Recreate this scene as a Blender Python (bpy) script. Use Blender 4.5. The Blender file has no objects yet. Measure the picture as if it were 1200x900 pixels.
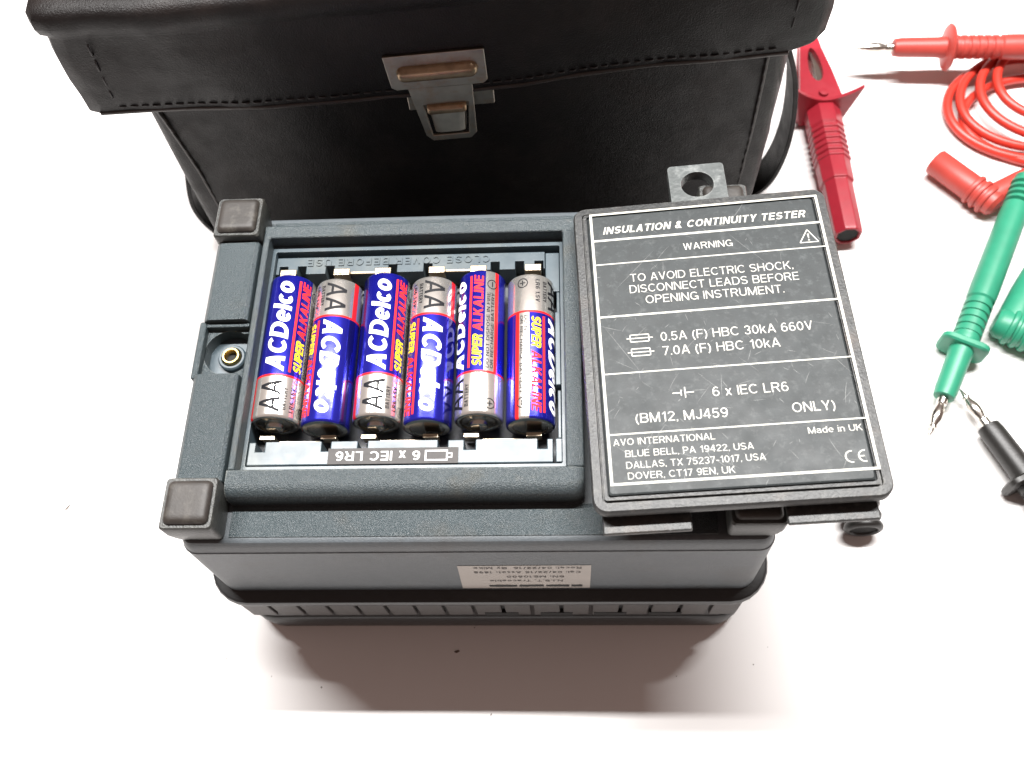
import bpy, bmesh, math, random
from mathutils import Vector, Matrix
from mathutils.geometry import tessellate_polygon
random.seed(7)
SC = bpy.context.scene
COL = SC.collection
MM = 0.001
R = math.radians

# ------------------------------------------------------------------ camera
cam_d = bpy.data.cameras.new('camera')
cam = bpy.data.objects.new('camera', cam_d); COL.objects.link(cam)
cam.location = (0.0266729, -0.0751368, 0.3380698)
cam.rotation_euler = (0.4631, 0.0590, 0.0107)
cam_d.sensor_width = 36.0; cam_d.lens = 32.4
cam_d.clip_start = 0.005; cam_d.clip_end = 20
cam_d.dof.use_dof = True; cam_d.dof.focus_distance = 0.275; cam_d.dof.aperture_fstop = 18.0
SC.camera = cam

# ------------------------------------------------------------------ light: one long lamp tube above and behind
world = bpy.data.worlds.new('World'); SC.world = world; world.use_nodes = True
bg = world.node_tree.nodes['Background']
bg.inputs[0].default_value = (1.0, 0.70, 0.61, 1); bg.inputs[1].default_value = 0.255
def area(name, loc, rot, sx, sy, power, col):
    l = bpy.data.lights.new(name, 'AREA'); l.shape = 'RECTANGLE'; l.size = sx; l.size_y = sy
    l.energy = power; l.color = col
    o = bpy.data.objects.new(name, l); COL.objects.link(o); o.location = loc; o.rotation_euler = rot
    return o
area('lamp_strip', (0.02, 0.275, 0.80), (R(-12), 0, 0), 0.90, 0.022, 27.0, (1.0, 0.985, 0.97))
SC.view_settings.view_transform = 'Standard'; SC.view_settings.look = 'None'
SC.view_settings.exposure = 0.0; SC.view_settings.gamma = 1.0; SC.view_settings.use_curve_mapping = False
SC.render.engine = 'CYCLES'

# ------------------------------------------------------------------ materials
def srgb(r, g, b):
    f = lambda c: (c/255/12.92) if c/255 <= 0.04045 else ((c/255+0.055)/1.055)**2.4
    return (f(r), f(g), f(b))
def mat(name, base, rough=0.5, metal=0.0, var=0.0, vscale=300., bump=0.0, bscale=2500., coat=0.0, spec=0.5,
        wear=None, wear_amt=0.0, wscale=90., bump2=None, edge=None, dirt=None, rvar=0.0, aniso=None):
    m = bpy.data.materials.new(name); m.use_nodes = True
    nt = m.node_tree; N = nt.nodes; L = nt.links; b = N['Principled BSDF']
    b.inputs['Base Color'].default_value = (*base, 1); b.inputs['Roughness'].default_value = rough
    b.inputs['Metallic'].default_value = metal; b.inputs['Coat Weight'].default_value = coat
    b.inputs['Coat Roughness'].default_value = 0.12
    b.inputs['Specular IOR Level'].default_value = spec
    tc = N.new('ShaderNodeTexCoord')
    def noise(scale, detail=4, rough_=0.55, mapping=None):
        n = N.new('ShaderNodeTexNoise'); n.inputs['Scale'].default_value = scale
        n.inputs['Detail'].default_value = detail; n.inputs['Roughness'].default_value = rough_
        if mapping:
            mp = N.new('ShaderNodeMapping'); mp.inputs['Rotation'].default_value = mapping[0]; mp.inputs['Scale'].default_value = mapping[1]
            L.new(tc.outputs['Object'], mp.inputs['Vector']); L.new(mp.outputs['Vector'], n.inputs['Vector'])
        else: L.new(tc.outputs['Object'], n.inputs['Vector'])
        return n.outputs['Fac']
    def ramp(sock, a, b_):
        r = N.new('ShaderNodeMapRange'); r.inputs['From Min'].default_value = a; r.inputs['From Max'].default_value = b_
        L.new(sock, r.inputs['Value']); return r.outputs['Result']
    def mix(fac, c1, c2):
        x = N.new('ShaderNodeMix'); x.data_type = 'RGBA'
        if hasattr(fac, 'links'): L.new(fac, x.inputs[0])
        else: x.inputs[0].default_value = fac
        for i, c in ((6, c1), (7, c2)):
            if hasattr(c, 'links'): L.new(c, x.inputs[i])
            else: x.inputs[i].default_value = (*c, 1)
        return x.outputs[2]
    def mul(a, v):
        x = N.new('ShaderNodeMath'); x.operation = 'MULTIPLY'; L.new(a, x.inputs[0])
        if hasattr(v, 'links'): L.new(v, x.inputs[1])
        else: x.inputs[1].default_value = v
        return x.outputs[0]
    cur = base
    if var:
        lo = tuple(c*(1-var) for c in base); hi = tuple(min(1, c*(1+var)) for c in base)
        cur = mix(ramp(noise(vscale), .3, .7), lo, hi)
    if wear:
        f = ramp(noise(wscale, 8, .7), .52, .72)
        f = mul(f, wear_amt); cur = mix(f, cur, wear)
    if dirt:
        f = mul(ramp(noise(45, 6, .65), .55, .75), dirt[3]); cur = mix(f, cur, dirt[:3])
    if edge:
        bv = N.new('ShaderNodeBevel'); bv.samples = 6; bv.inputs['Radius'].default_value = edge[4]*MM
        ge = N.new('ShaderNodeNewGeometry'); dt = N.new('ShaderNodeVectorMath'); dt.operation = 'DOT_PRODUCT'
        L.new(bv.outputs['Normal'], dt.inputs[0]); L.new(ge.outputs['Normal'], dt.inputs[1])
        f = mul(mul(ramp(dt.outputs['Value'], .985, .86), ramp(noise(420, 5, .65), .40, .62)), edge[3])
        cur = mix(f, cur, edge[:3])
    if hasattr(cur, 'links'): L.new(cur, b.inputs['Base Color'])
    if rvar:
        r = N.new('ShaderNodeMapRange'); r.inputs['To Min'].default_value = max(.03, rough-rvar); r.inputs['To Max'].default_value = min(1, rough+rvar)
        r.inputs['From Min'].default_value = .3; r.inputs['From Max'].default_value = .7
        L.new(noise(120, 5), r.inputs['Value']); L.new(r.outputs['Result'], b.inputs['Roughness'])
    if bump:
        bp = N.new('ShaderNodeBump'); bp.inputs['Strength'].default_value = bump; bp.inputs['Distance'].default_value = 0.0004
        if aniso: h = noise(1.0, 3, .5, aniso)
        else: h = noise(bscale, 3, .6)
        if bump2:
            ad = N.new('ShaderNodeMath'); ad.operation = 'MULTIPLY_ADD'; L.new(noise(bump2[0], 4, .5), ad.inputs[0]); ad.inputs[1].default_value = bump2[1]
            L.new(h, ad.inputs[2]); h = ad.outputs[0]
        L.new(h, bp.inputs['Height']); L.new(bp.outputs['Normal'], b.inputs['Normal'])
    return m

M = {}
M['table'] = mat('white_table', (.80, .785, .775), .5, var=.012, vscale=25, bump=.03, bscale=900, spec=.3)
M['plastic'] = mat('grey_textured_plastic', (.033, .046, .051), .34, var=.16, vscale=1700, bump=1.0, bscale=2600, wear=(.17, .18, .18), wear_amt=.18, wscale=1300, rvar=.05, dirt=(.05, .045, .035, .5), edge=(.22, .23, .22, .8, .5))  # var: light and dark specks paint the grain's sparkle into the colour
M['plastic_face'] = mat('grey_front_plastic', (.066, .077, .085), .5, var=.10, vscale=700, bump=.3, bscale=2400, wear=(.15, .15, .15), wear_amt=.2, wscale=60, dirt=(.05, .045, .04, .5), edge=(.24, .25, .25, .7, .6))
M['plastic_rim'] = mat('grey_worn_rim_plastic', (.038, .050, .055), .36, var=.16, vscale=1700, bump=.9, bscale=2600, wear=(.22, .23, .20), wear_amt=.2, wscale=1200, rvar=.06, dirt=(.07, .06, .04, .6), edge=(.30, .31, .28, .9, .6))  # fine var specks are sparkle painted in; wear and dirt are separate
M['bay'] = mat('smooth_grey_bay_plastic', (.046, .066, .078), .36, var=.08, vscale=150, bump=.04, bscale=700, rvar=.05, dirt=(.16, .16, .13, .35))
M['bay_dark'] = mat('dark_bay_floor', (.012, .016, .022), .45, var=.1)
M['lip'] = mat('black_flange', (.016, .017, .018), .42, var=.15, vscale=200, bump=.15, bscale=1200)
M['base'] = mat('dark_lid_plastic', (.062, .058, .056), .5, var=.15, vscale=300, bump=.3, bscale=2000, dirt=(.12, .10, .09, .4))
M['rubber'] = mat('brown_black_rubber_pad', (.021, .017, .014), .55, var=.25, vscale=160, bump=.15, bscale=1100, wear=(.13, .12, .10), wear_amt=.35, wscale=200)
M['foot'] = mat('worn_foot_plastic', (.022, .023, .021), .42, var=.15, vscale=500, bump=.45, bscale=1400, wear=(.13, .13, .11), wear_amt=.25, wscale=260, dirt=(.05, .04, .03, .7), edge=(.12, .12, .10, .6, .35))
M['brass'] = mat('brass', (.55, .40, .16), .28, 1.0, var=.2, vscale=600)
M['hole'] = mat('hole_shade_black', (.004, .004, .004), .8)  # near-black colour standing in for the shade inside holes
M['nickel'] = mat('nickel_contact', (.56, .46, .34), .3, 1.0, var=.1, vscale=400)
M['panel'] = mat('scuffed_black_cover_panel', (.018, .022, .023), .52, spec=.36, var=.2, vscale=260, bump=.12, bscale=2600, wear=(.11, .12, .12), wear_amt=.34, wscale=420, rvar=.06)
M['cover'] = mat('worn_cover_border_plastic', (.024, .025, .025), .44, var=.35, vscale=900, bump=.4, bscale=1500, wear=(.16, .155, .14), wear_amt=.35, wscale=420, dirt=(.08, .055, .04, .6), edge=(.17, .165, .15, .7, .4))
M['print'] = mat('worn_white_print', (.44, .43, .385), .5, var=.07, vscale=500, wear=(.30, .30, .28), wear_amt=.55, wscale=600)
M['scuff'] = mat('pale_scuff', (.115, .12, .118), .5, var=.4, vscale=700)
M['lock'] = mat('polished_lock', (.62, .58, .50), .28, .9, var=.1)
M['loop'] = mat('scraped_grey_plastic', (.068, .075, .074), .42, var=.2, vscale=300, bump=.5, bscale=500, wear=(.30, .31, .30), wear_amt=.5, wscale=150, edge=(.32, .33, .32, .8, .5))
M['plate_label'] = mat('dark_grey_label_film', (.062, .058, .056), .62, spec=.3, var=.1, vscale=800)
M['white_print'] = mat('white_print', (.62, .62, .60), .5)
M['sticker'] = mat('cream_paper_sticker', (.36, .33, .30), .6, var=.06, vscale=120)
M['ink'] = mat('black_ink', (.006, .006, .006), .4)
M['ink_grey'] = mat('grey_brown_ink', (.06, .05, .045), .6)
M['leather'] = mat('black_leather', (.0058, .0045, .0043), .46, spec=.23, var=.45, vscale=35, bump=.5, bscale=1900, bump2=(55, 2.6), wear=(.022, .016, .014), wear_amt=.5, wscale=35, rvar=.09)
M['leather_edge'] = mat('scuffed_leather_edge', (.020, .014, .011), .5, var=.3, vscale=120, bump=.5, bscale=700)
M['stitch'] = mat('dark_thread', (.010, .008, .0075), .6)
M['clasp'] = mat('dull_nickel_clasp', (.36, .325, .28), .36, 1.0, var=.15, vscale=150, wear=(.30, .15, .07), wear_amt=.5, wscale=120, rvar=.06)
M['rust'] = mat('rusty_clasp', (.34, .25, .165), .34, 1.0, var=.3, vscale=250, wear=(.18, .08, .03), wear_amt=.8, wscale=250)
M['steel'] = mat('bright_steel', (.62, .59, .54), .24, 1.0, var=.1)
M['red_clip'] = mat('dark_red_plastic', (.30, .016, .028), .38, var=.06, vscale=200, bump=.08, bscale=1200, rvar=.05)
M['red'] = mat('red_rubber', (.38, .045, .034), .45, var=.06, vscale=150, bump=.08, bscale=900)
M['red_cable'] = mat('red_silicone_cable', (.46, .030, .018), .38, var=.05, vscale=100)
M['green'] = mat('green_rubber', (.022, .215, .125), .42, var=.07, vscale=150, bump=.08, bscale=900)
M['black'] = mat('black_rubber', (.012, .011, .010), .42, var=.15, vscale=200, bump=.15, bscale=900)
M['dust'] = mat('dust', (.13, .10, .08), .9)
M['bat_blue'] = mat('blue_foil', (.018, .020, .42), .18, .75, var=.08, vscale=180, coat=.8, bump=.10, bscale=260)
M['bat_dark'] = mat('deep_blue_foil', (.010, .010, .14), .18, .7, var=.1, vscale=180, coat=.8, bump=.10, bscale=260)
M['bat_silver'] = mat('silver_foil', (.80, .77, .72), .19, .86, var=.06, vscale=150, coat=.6, bump=.10, bscale=260)
M['bat_red'] = mat('red_foil', (.75, .022, .022), .24, .35, coat=.6)
M['bat_can'] = mat('steel_battery_end', (.55, .52, .47), .24, 1.0, var=.1, vscale=300)
M['txt_white'] = mat('white_battery_print', (.85, .85, .86), .6, spec=.2)
M['txt_yellow'] = mat('yellow_battery_print', (.80, .52, .02), .6, spec=.2)
M['txt_red'] = mat('red_battery_print', (.72, .022, .022), .6, spec=.2)
M['txt_black'] = mat('black_battery_print', (.006, .006, .008), .6, spec=.2)

# ------------------------------------------------------------------ mesh builder (millimetres)
class MB:
    def __init__(s): s.v = []; s.f = []; s.mi = []; s.cur = 0
    def add(s, vs, fs):
        o = len(s.v); s.v += [tuple(p) for p in vs]
        for f in fs: s.f.append(tuple(i+o for i in f)); s.mi.append(s.cur)
        return s
    def box(s, x0, x1, y0, y1, z0, z1):
        return s.add([(x0,y0,z0),(x1,y0,z0),(x1,y1,z0),(x0,y1,z0),(x0,y0,z1),(x1,y0,z1),(x1,y1,z1),(x0,y1,z1)],
              [(3,2,1,0),(4,5,6,7),(0,1,5,4),(1,2,6,5),(2,3,7,6),(3,0,4,7)])
    def loft(s, loops, cap0=True, cap1=True, close=True):
        n = len(loops[0]); vs = [p for l in loops for p in l]; fs = []
        for k in range(len(loops)-1):
            for i in range(n if close else n-1):
                j = (i+1) % n; fs.append((k*n+i, k*n+j, (k+1)*n+j, (k+1)*n+i))
        if cap0: fs.append(tuple(range(n-1, -1, -1)))
        if cap1: fs.append(tuple((len(loops)-1)*n+i for i in range(n)))
        return s.add(vs, fs)
    def prism(s, outer, holes, z0, z1):
        polys = [outer]+list(holes)
        flat = [p for q in polys for p in q]
        tri = tessellate_polygon([[Vector((p[0], p[1], 0)) for p in q] for q in polys])
        n = len(flat); vs = [(p[0], p[1], z0) for p in flat]+[(p[0], p[1], z1) for p in flat]; fs = []
        for t in tri:
            a, b, c = (flat[i] for i in t)
            if (b[0]-a[0])*(c[1]-a[1])-(b[1]-a[1])*(c[0]-a[0]) < 0: t = (t[0], t[2], t[1])
            fs.append(tuple(i+n for i in t)); fs.append((t[2], t[1], t[0]))
        o = 0
        for q in polys:
            k = len(q)
            for i in range(k):
                j = (i+1) % k; fs.append((o+i, o+j, o+j+n, o+i+n))
            o += k
        return s.add(vs, fs)
    def lathe(s, prof, n=24, org=(0,0,0), ax=(0,1,0), up=(0,0,1), square=0.0):
        ax = Vector(ax).normalized(); u = Vector(up); u = (u-ax*u.dot(ax)).normalized(); w = ax.cross(u); o = Vector(org)
        loops = []
        for r, t in prof:
            loops.append([o+ax*t+(u*math.cos(a)+w*math.sin(a))*r for a in (2*math.pi*i/n for i in range(n))])
        return s.loft(loops)
    def tube(s, pts, rad, n=10):
        pts = [Vector(p) for p in pts]; loops = []; prev = None
        for i, p in enumerate(pts):
            d = (pts[min(i+1, len(pts)-1)]-pts[max(i-1, 0)]).normalized()
            if prev is None:
                u = d.orthogonal().normalized()
            else: u = (prev-d*prev.dot(d)).normalized()
            prev = u; w = d.cross(u); r = rad(i/(len(pts)-1)) if callable(rad) else rad
            loops.append([p+(u*math.cos(a)+w*math.sin(a))*r for a in (2*math.pi*k/n for k in range(n))])
        return s.loft(loops)
    def xf(s, fn): s.v = [tuple(fn(*p)) for p in s.v]; return s
    def obj(s, name, mats, parent=None, bevel=0.0, seg=2, smooth=38, shift=None):
        sh = shift if shift is not None else SHIFT
        me = bpy.data.meshes.new(name)
        me.from_pydata([((x-sh[0])*MM, (y-sh[1])*MM, (z-sh[2])*MM) for x, y, z in s.v], [], s.f)
        for m in (mats if isinstance(mats, (list, tuple)) else [mats]): me.materials.append(M[m])
        me.polygons.foreach_set('material_index', s.mi)
        bm = bmesh.new(); bm.from_mesh(me); bmesh.ops.recalc_face_normals(bm, faces=bm.faces); bm.to_mesh(me); bm.free()
        if smooth:
            me.polygons.foreach_set('use_smooth', [True]*len(me.polygons)); me.set_sharp_from_angle(angle=R(smooth))
        me.update()
        o = bpy.data.objects.new(name, me); COL.objects.link(o); o.parent = parent
        if bevel:
            b = o.modifiers.new('bevel', 'BEVEL'); b.width = bevel*MM; b.segments = seg; b.limit_method = 'ANGLE'
            b.angle_limit = R(35); b.harden_normals = True
        return o
SHIFT = (0, 0, 0)
def rrect(x0, x1, y0, y1, r, z, n=6):
    out = []
    for cx, cy, a0 in ((x1-r, y1-r, 0), (x0+r, y1-r, 90), (x0+r, y0+r, 180), (x1-r, y0+r, 270)):
        for k in range(n+1):
            a = R(a0+90*k/n); out.append((cx+r*math.cos(a), cy+r*math.sin(a), z))
    return out
def circ(cx, cy, r, n=24): return [(cx+r*math.cos(2*math.pi*i/n), cy+r*math.sin(2*math.pi*i/n)) for i in range(n)]
def empty(name, loc=(0,0,0), mtx=None):
    o = bpy.data.objects.new(name, None); COL.objects.link(o); o.empty_display_size = .01
    if mtx is not None: o.matrix_world = mtx
    else: o.location = [c*MM for c in loc]
    return o
def tag(o, label, cat=None, group=None, kind=None):
    o['label'] = label
    if cat: o['category'] = cat
    if group: o['group'] = group
    if kind: o['kind'] = kind
    return o
def spline(pts, n=8):
    P = [Vector(p) for p in pts]; P = [P[0]*2-P[1]]+P+[P[-1]*2-P[-2]]; out = []
    for i in range(1, len(P)-2):
        for k in range(n):
            t = k/n; a, b, c, d = P[i-1], P[i], P[i+1], P[i+2]
            out.append(.5*((2*b)+(c-a)*t+(2*a-5*b+4*c-d)*t*t+(3*b-a-3*c+d)*t**3))
    out.append(P[-2]); return out

# lettering: a plain grotesque stroke face, cap height 1, stroke width w; each stroke is a flat polygon strip
def glyph(c, w):
    h = w/2; o = []
    def V(x, y0=0, y1=1): o.append([(x-h, y0), (x+h, y0), (x+h, y1), (x-h, y1)])
    def H(x0, x1, y, k=.92): o.append([(x0, y-h*k), (x1, y-h*k), (x1, y+h*k), (x0, y+h*k)])
    def D(x0, y0, x1, y1, k=1.0):
        d = k*h*math.hypot(x1-x0, y1-y0)/abs(y1-y0); o.append([(x0-d, y0), (x0+d, y0), (x1+d, y1), (x1-d, y1)])
    def A(cx, cy, rx, ry, a0, a1, n=None):
        n = n or max(3, int(abs(a1-a0)/18)); kk = .94
        for k in range(n):
            a, b = R(a0+(a1-a0)*k/n), R(a0+(a1-a0)*(k+1)/n)
            o.append([(cx+(rx-h)*math.cos(a), cy+(ry-h*kk)*math.sin(a)), (cx+(rx+h)*math.cos(a), cy+(ry+h*kk)*math.sin(a)), (cx+(rx+h)*math.cos(b), cy+(ry+h*kk)*math.sin(b)), (cx+(rx-h)*math.cos(b), cy+(ry-h*kk)*math.sin(b))])
    def dot(x, y): o.append([(x-h*1.1, y), (x+h*1.1, y), (x+h*1.1, y+w*1.1), (x-h*1.1, y+w*1.1)])
    T = 1-h; X = .74; XT = X-h; W = .7
    if c == ' ': W = .3
    elif c == 'A': W = .74; D(h*1.1, 0, .37-.01, 1); D(W-h*1.1, 0, .37+.01, 1); H(.2, .54, .3)
    elif c == 'B': W = .68; V(h); H(w, .4, h); H(w, .4, T); H(w, .42, .53); A(.4, .53+(.47-h)/2, .23-h*.5, (.47-h)/2, -90, 90); A(.42, .265+h/2, .26-h, .265-h/2, -90, 90)
    elif c == 'C': W = .74; A(.4, .5, .4-h, .5-h, 42, 318, 20)
    elif c == 'D': W = .74; V(h); H(w, .34, h); H(w, .34, T); A(.34, .5, .4-h, .5-h, -90, 90, 12)
    elif c == 'E': W = .6; V(h); H(w, .6, h); H(w, .56, .52); H(w, .59, T)
    elif c == 'F': W = .57; V(h); H(w, .54, .5); H(w, .57, T)
    elif c == 'G': W = .78; A(.4, .5, .4-h, .5-h, 42, 335, 20); V(.78-h, 0, .48); H(.44, .78-w, .48-h)
    elif c == 'H': W = .7; V(h); V(W-h); H(w, W-w, .52)
    elif c == 'I': W = w; V(h)
    elif c == 'J': W = .52; V(W-h, .27, 1); A(.26, .27, .26-h, .27-h, 180, 360, 10)
    elif c == 'K': W = .7; V(h); D(w*1.1, .4, W-h*1.5, 1); D(W-h*1.2, 0, .3, .56)
    elif c == 'L': W = .55; V(h); H(w, W, h)
    elif c == 'M': W = .84; V(h); V(W-h); D(h*1.2, 1, W/2, 0); D(W-h*1.2, 1, W/2, 0)
    elif c == 'N': W = .71; V(h); V(W-h); D(h*1.15, 1, W-h*1.15, 0)
    elif c == 'O': W = .8; A(.4, .5, .4-h, .5-h, 0, 360, 28)
    elif c == 'P': W = .64; V(h); H(w, .38, T); H(w, .38, .46); A(.38, (T+.46)/2, .26-h, (T-.46)/2, -90, 90)
    elif c == 'R': W = .7; V(h); H(w, .4, T); H(w, .42, .49); A(.4, (T+.49)/2, .28-h, (T-.49)/2, -90, 90); D(W-h*1.1, 0, .42, .47)
    elif c in 'Ss':
        k = X if c == 's' else 1.0; W = .66*(k*.95 if c == 's' else 1); r1 = (k-2*h)/4; rx = W/2-h
        A(W/2, k-h-r1, rx, r1, 25, 270, 14); A(W/2, h+r1, rx, r1, 90, -155, 14)
    elif c == 'T': W = .66; V(W/2, 0, 1-w); H(0, W, T)
    elif c == 'U': W = .7; V(h, .32, 1); V(W-h, .32, 1); A(W/2, .32, W/2-h, .32-h, 180, 360, 12)
    elif c == 'V': W = .7; D(h*1.1, 1, W/2, 0); D(W-h*1.1, 1, W/2, 0)
    elif c == 'W': W = 1.0; D(h*1.1, 1, .27, 0); D(.5, 1, .27, 0); D(.5, 1, .73, 0); D(1-h*1.1, 1, .73, 0)
    elif c == 'X': W = .7; D(h*1.2, 0, W-h*1.2, 1); D(h*1.2, 1, W-h*1.2, 0)
    elif c == 'Y': W = .7; V(W/2, 0, .45); D(W/2, .4, h*1.2, 1); D(W/2, .4, W-h*1.2, 1)
    elif c == 'Z': W = .64; H(0, W, h); H(0, W, T); D(h*1.4, w, W-h*1.4, 1-w)
    elif c == 'a': W = .54; V(W-h*1.1, 0, .5); A(W/2-.01, .5, W/2-h-.005, X-.5-h, 0, 160, 8); A(.26, .22, .26-h, .22-h, 75, 350, 14); H(.3, W-w, .42)
    elif c in 'bdpq':
        W = .58; xs = h if c == 'b' else W-h; V(xs); A(W/2, X/2, W/2-h, X/2-h, 0, 360, 22)
    elif c == 'c': W = .53; A(.29, X/2, .29-h, X/2-h, 48, 312, 16)
    elif c == 'e': W = .58; A(W/2, X/2, W/2-h, X/2-h, 2, 318, 18); H(w*.8, W-w*.2, X/2-h*.1, .55)
    elif c == 'i': W = w; V(h, 0, X); V(h, 1-w, 1)
    elif c == 'k': W = .54; V(h); D(w, .3, W-h*1.5, X); D(W-h*1.2, 0, .24, .45)
    elif c == 'l': W = w; V(h)
    elif c == 'n': W = .53; V(h, 0, X); A(W/2+h*.3, X-(W/2-h), W/2-h-h*.3, W/2-h*2, 0, 160, 8); V(W-h, 0, X-(W/2-h))
    elif c == 'o': W = .6; A(W/2, X/2, W/2-h, X/2-h, 0, 360, 22)
    elif c == 'r': W = .34; V(h, 0, X); A(.34, X-.28, .34-h, .28-h, 90, 165, 5)
    elif c == 't': W = .32; V(.15, .1, .95); H(0, W, XT); A(.15+.14, .13, .14, .13-h, 180, 275, 5)
    elif c == 'x': W = .54; D(h*1.2, 0, W-h*1.2, X); D(h*1.2, X, W-h*1.2, 0)
    elif c == 'y': W = .54; D(h*1.1, X, W/2, 0); D(W-h*1.1, X, W/2-.14, -.26)
    elif c == '0': W = .58; A(W/2, .5, W/2-h, .5-h, 0, 360, 26)
    elif c == '1': W = .4; V(W-h-.04); D(.04+h, .74, W-w-.02, .95, .9)
    elif c == '2': W = .58; H(0, W, h); A(W/2, .71, W/2-h, .29-h, 170, -30, 12); D(h*1.5, w, W-h*1.9, .62)
    elif c == '3': W = .58; A(W/2, .735, W/2-h*1.3, .265-h, 165, -90, 14); A(W/2, .27, W/2-h, .27-h, 90, -165, 14)
    elif c == '4': W = .6; V(.46-h*.3, 0, 1); H(0, W, .28); D(h*1.3, .3, .46-w*.6, .98)
    elif c == '5': W = .58; H(.1, W-.04, T); V(.1, .47, 1-w); A(W/2-.01, .33, W/2-h, .33-h, 135, -160, 16)
    elif c == '6': W = .58; A(W/2, .32, W/2-h, .32-h, 0, 360, 20); A(W/2+.02, .5, W/2+.02-h, .5-h, 50, 190, 10)
    elif c == '7': W = .56; H(0, W, T); D(.18, 0, W-h*1.4, 1-w)
    elif c == '8': W = .58; A(W/2, .74, W/2-h*1.5, .26-h, 0, 360, 18); A(W/2, .275, W/2-h, .275-h, 0, 360, 20)
    elif c == '9': W = .58; A(W/2, .68, W/2-h, .32-h, 0, 360, 20); A(W/2-.02, .5, W/2+.02-h, .5-h, 10, -130, 10)
    elif c == '&': W = .74; A(.3, .76, .19-h*.6, .24-h, 0, 360, 16); A(.29, .27, .29-h, .27-h, 60, 345, 14); D(W-h*1.3, 0, .2, .72)
    elif c in '(': W = .26; A(.5, .4, .5-h, .68, 128, 232, 8)
    elif c in ')': W = .26; A(-.24, .4, .5-h, .68, 52, -52, 8)
    elif c == '.': W = w*1.1; dot(h*1.1, 0)
    elif c == ',': W = w*1.1; dot(h*1.1, 0); D(h*.5, -w, h*1.4, 0, .7)
    elif c == ':': W = w*1.1; dot(h*1.1, 0); dot(h*1.1, .5)
    elif c == '-': W = .34; H(0, W, .36)
    elif c == '/': W = .36; D(h, 0, W-h, 1)
    return o, W
def text2d(s, h, w=None, bold=0.14, shear=0.0, center=False, track=.13):
    quads = []; x = 0.0
    for c in s:
        g, W = glyph(c, bold); quads += [[(a+x, b) for a, b in q] for q in g]; x += W+track*(1.0 if c != ' ' else .6)
    x -= track; kx = w/x if w else h
    verts = []; faces = []
    for k, q in enumerate(quads):
        i = len(verts); verts += [((a*1.0)*kx+shear*b*h, b*h, (k % 5)*.003) for a, b in q]; faces.append((i, i+1, i+2, i+3))
    return verts, faces
def put(mb, t, fn):
    v, f = t; return mb.add([fn(a, b, c) for a, b, c in v], f)
def slice2d(t, step):
    bm = bmesh.new(); vs = [bm.verts.new(p) for p in t[0]]
    for f in t[1]: bm.faces.new([vs[i] for i in f])
    lo = min(p[1] for p in t[0]); hi = max(p[1] for p in t[0]); y = lo+step
    while y < hi:
        bmesh.ops.bisect_plane(bm, geom=bm.verts[:]+bm.edges[:]+bm.faces[:], plane_co=(0, y, 0), plane_no=(0, 1, 0)); y += step
    bm.verts.index_update(); r = ([tuple(v.co) for v in bm.verts], [tuple(v.index for v in f.verts) for f in bm.faces]); bm.free(); return r

# ------------------------------------------------------------------ table
t = MB(); n = 12
t.add([(-1500, -1100, 0), (1500, -1100, 0), (1500, 1900, 0), (-1500, 1900, 0)], [(0, 1, 2, 3)])
o = t.obj('table_surface', 'table', smooth=0); o['kind'] = 'structure'; o['label'] = 'plain white table surface with specks of dust'

# ------------------------------------------------------------------ tester
SHIFT = (0, 55, 0)
tester = empty('insulation_tester', (0, 55, 0))
tag(tester, 'grey plastic insulation tester lying face down with its battery bay open', 'tester')
def body_loop(off, z, r=5.2): return rrect(-85-off, 85+off, -2.2-off, 114+off, r+off, z)
h = MB()
outer = [body_loop(o_, z_) for o_, z_ in ((.8, 44), (.7, 47), (.1, 68), (-.45, 85.0), (-.75, 85.3), (-.95, 86.4), (-1.25, 87.8), (-1.65, 89.1), (-2.2, 90.0), (-2.9, 90.35), (-4.0, 90.4))]
h.loft(outer, True, False)
hole = rrect(-67.4, 26.6, 18.6, 98.2, 1.2, 90.4, 3)
ring_o = [(p[0], p[1]) for p in outer[-1]]; ring_h = [(p[0], p[1]) for p in hole]
tri = tessellate_polygon([[Vector((*p, 0)) for p in ring_o], [Vector((*p, 0)) for p in ring_h]])
h.add(list(outer[-1])+hole, tri)
h.loft([hole, [(p[0], p[1], 84.8) for p in hole]], False, True)
h.obj('housing', ['plastic_face'], tester, smooth=32)
# textured ledge skin: front and rear strips, a hair above the housing top
for y0, y1 in ((1.4, 10.6), (103.4, 110.2)):
    MB().box(-69.2 if y0 < 50 else -69.2, 68, y0, y1, 90.2, 90.7).obj('ledge', 'plastic', tester, bevel=.3)
MB().prism([(-69.4, 103), (-69.4, 18.5), (-67.3, 18.5), (-67.3, 98.2), (26.6, 98.2), (26.6, 18.5), (31.7, 18.5), (31.7, 101.5), (30.2, 103)], [], 90.3, 99).obj('bay_rim', 'plastic_rim', tester, bevel=.7, seg=3)
bar_p = [(18.72, 90.3), (18.72, 98.6), (18.4, 99.0), (15.4, 99.05)]+[(14.9-4.0*math.sin(R(a)), 95.05+4.0*math.cos(R(a))) for a in range(0, 91, 10)]+[(10.9, 90.3)]
bar_l = []
for x_, k_ in ((-69.4, 0), (28.6, 0), (29.6, .15), (30.6, .55), (31.3, 1.2), (31.7, 2.2)): bar_l.append([(x_, y_+k_*(18.72-y_)/7.8, z_-k_*.5*(z_ > 92)) for y_, z_ in bar_p])
MB().loft(bar_l).obj('rim_bar', 'plastic_rim', tester, smooth=45)
MB().prism(rrect(-67.35, 26.65, 18.65, 98.25, 1, 0, 3), [rrect(-66.2, 25.6, 21.4, 95.9, .6, 0, 3)], 86, 94.2).obj('bay_ledge', 'bay', tester, bevel=.5)
MB().box(-66.3, 25.7, 29.5, 88, 84.6, 84.86).obj('bay_floor', 'bay_dark', tester)
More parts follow.
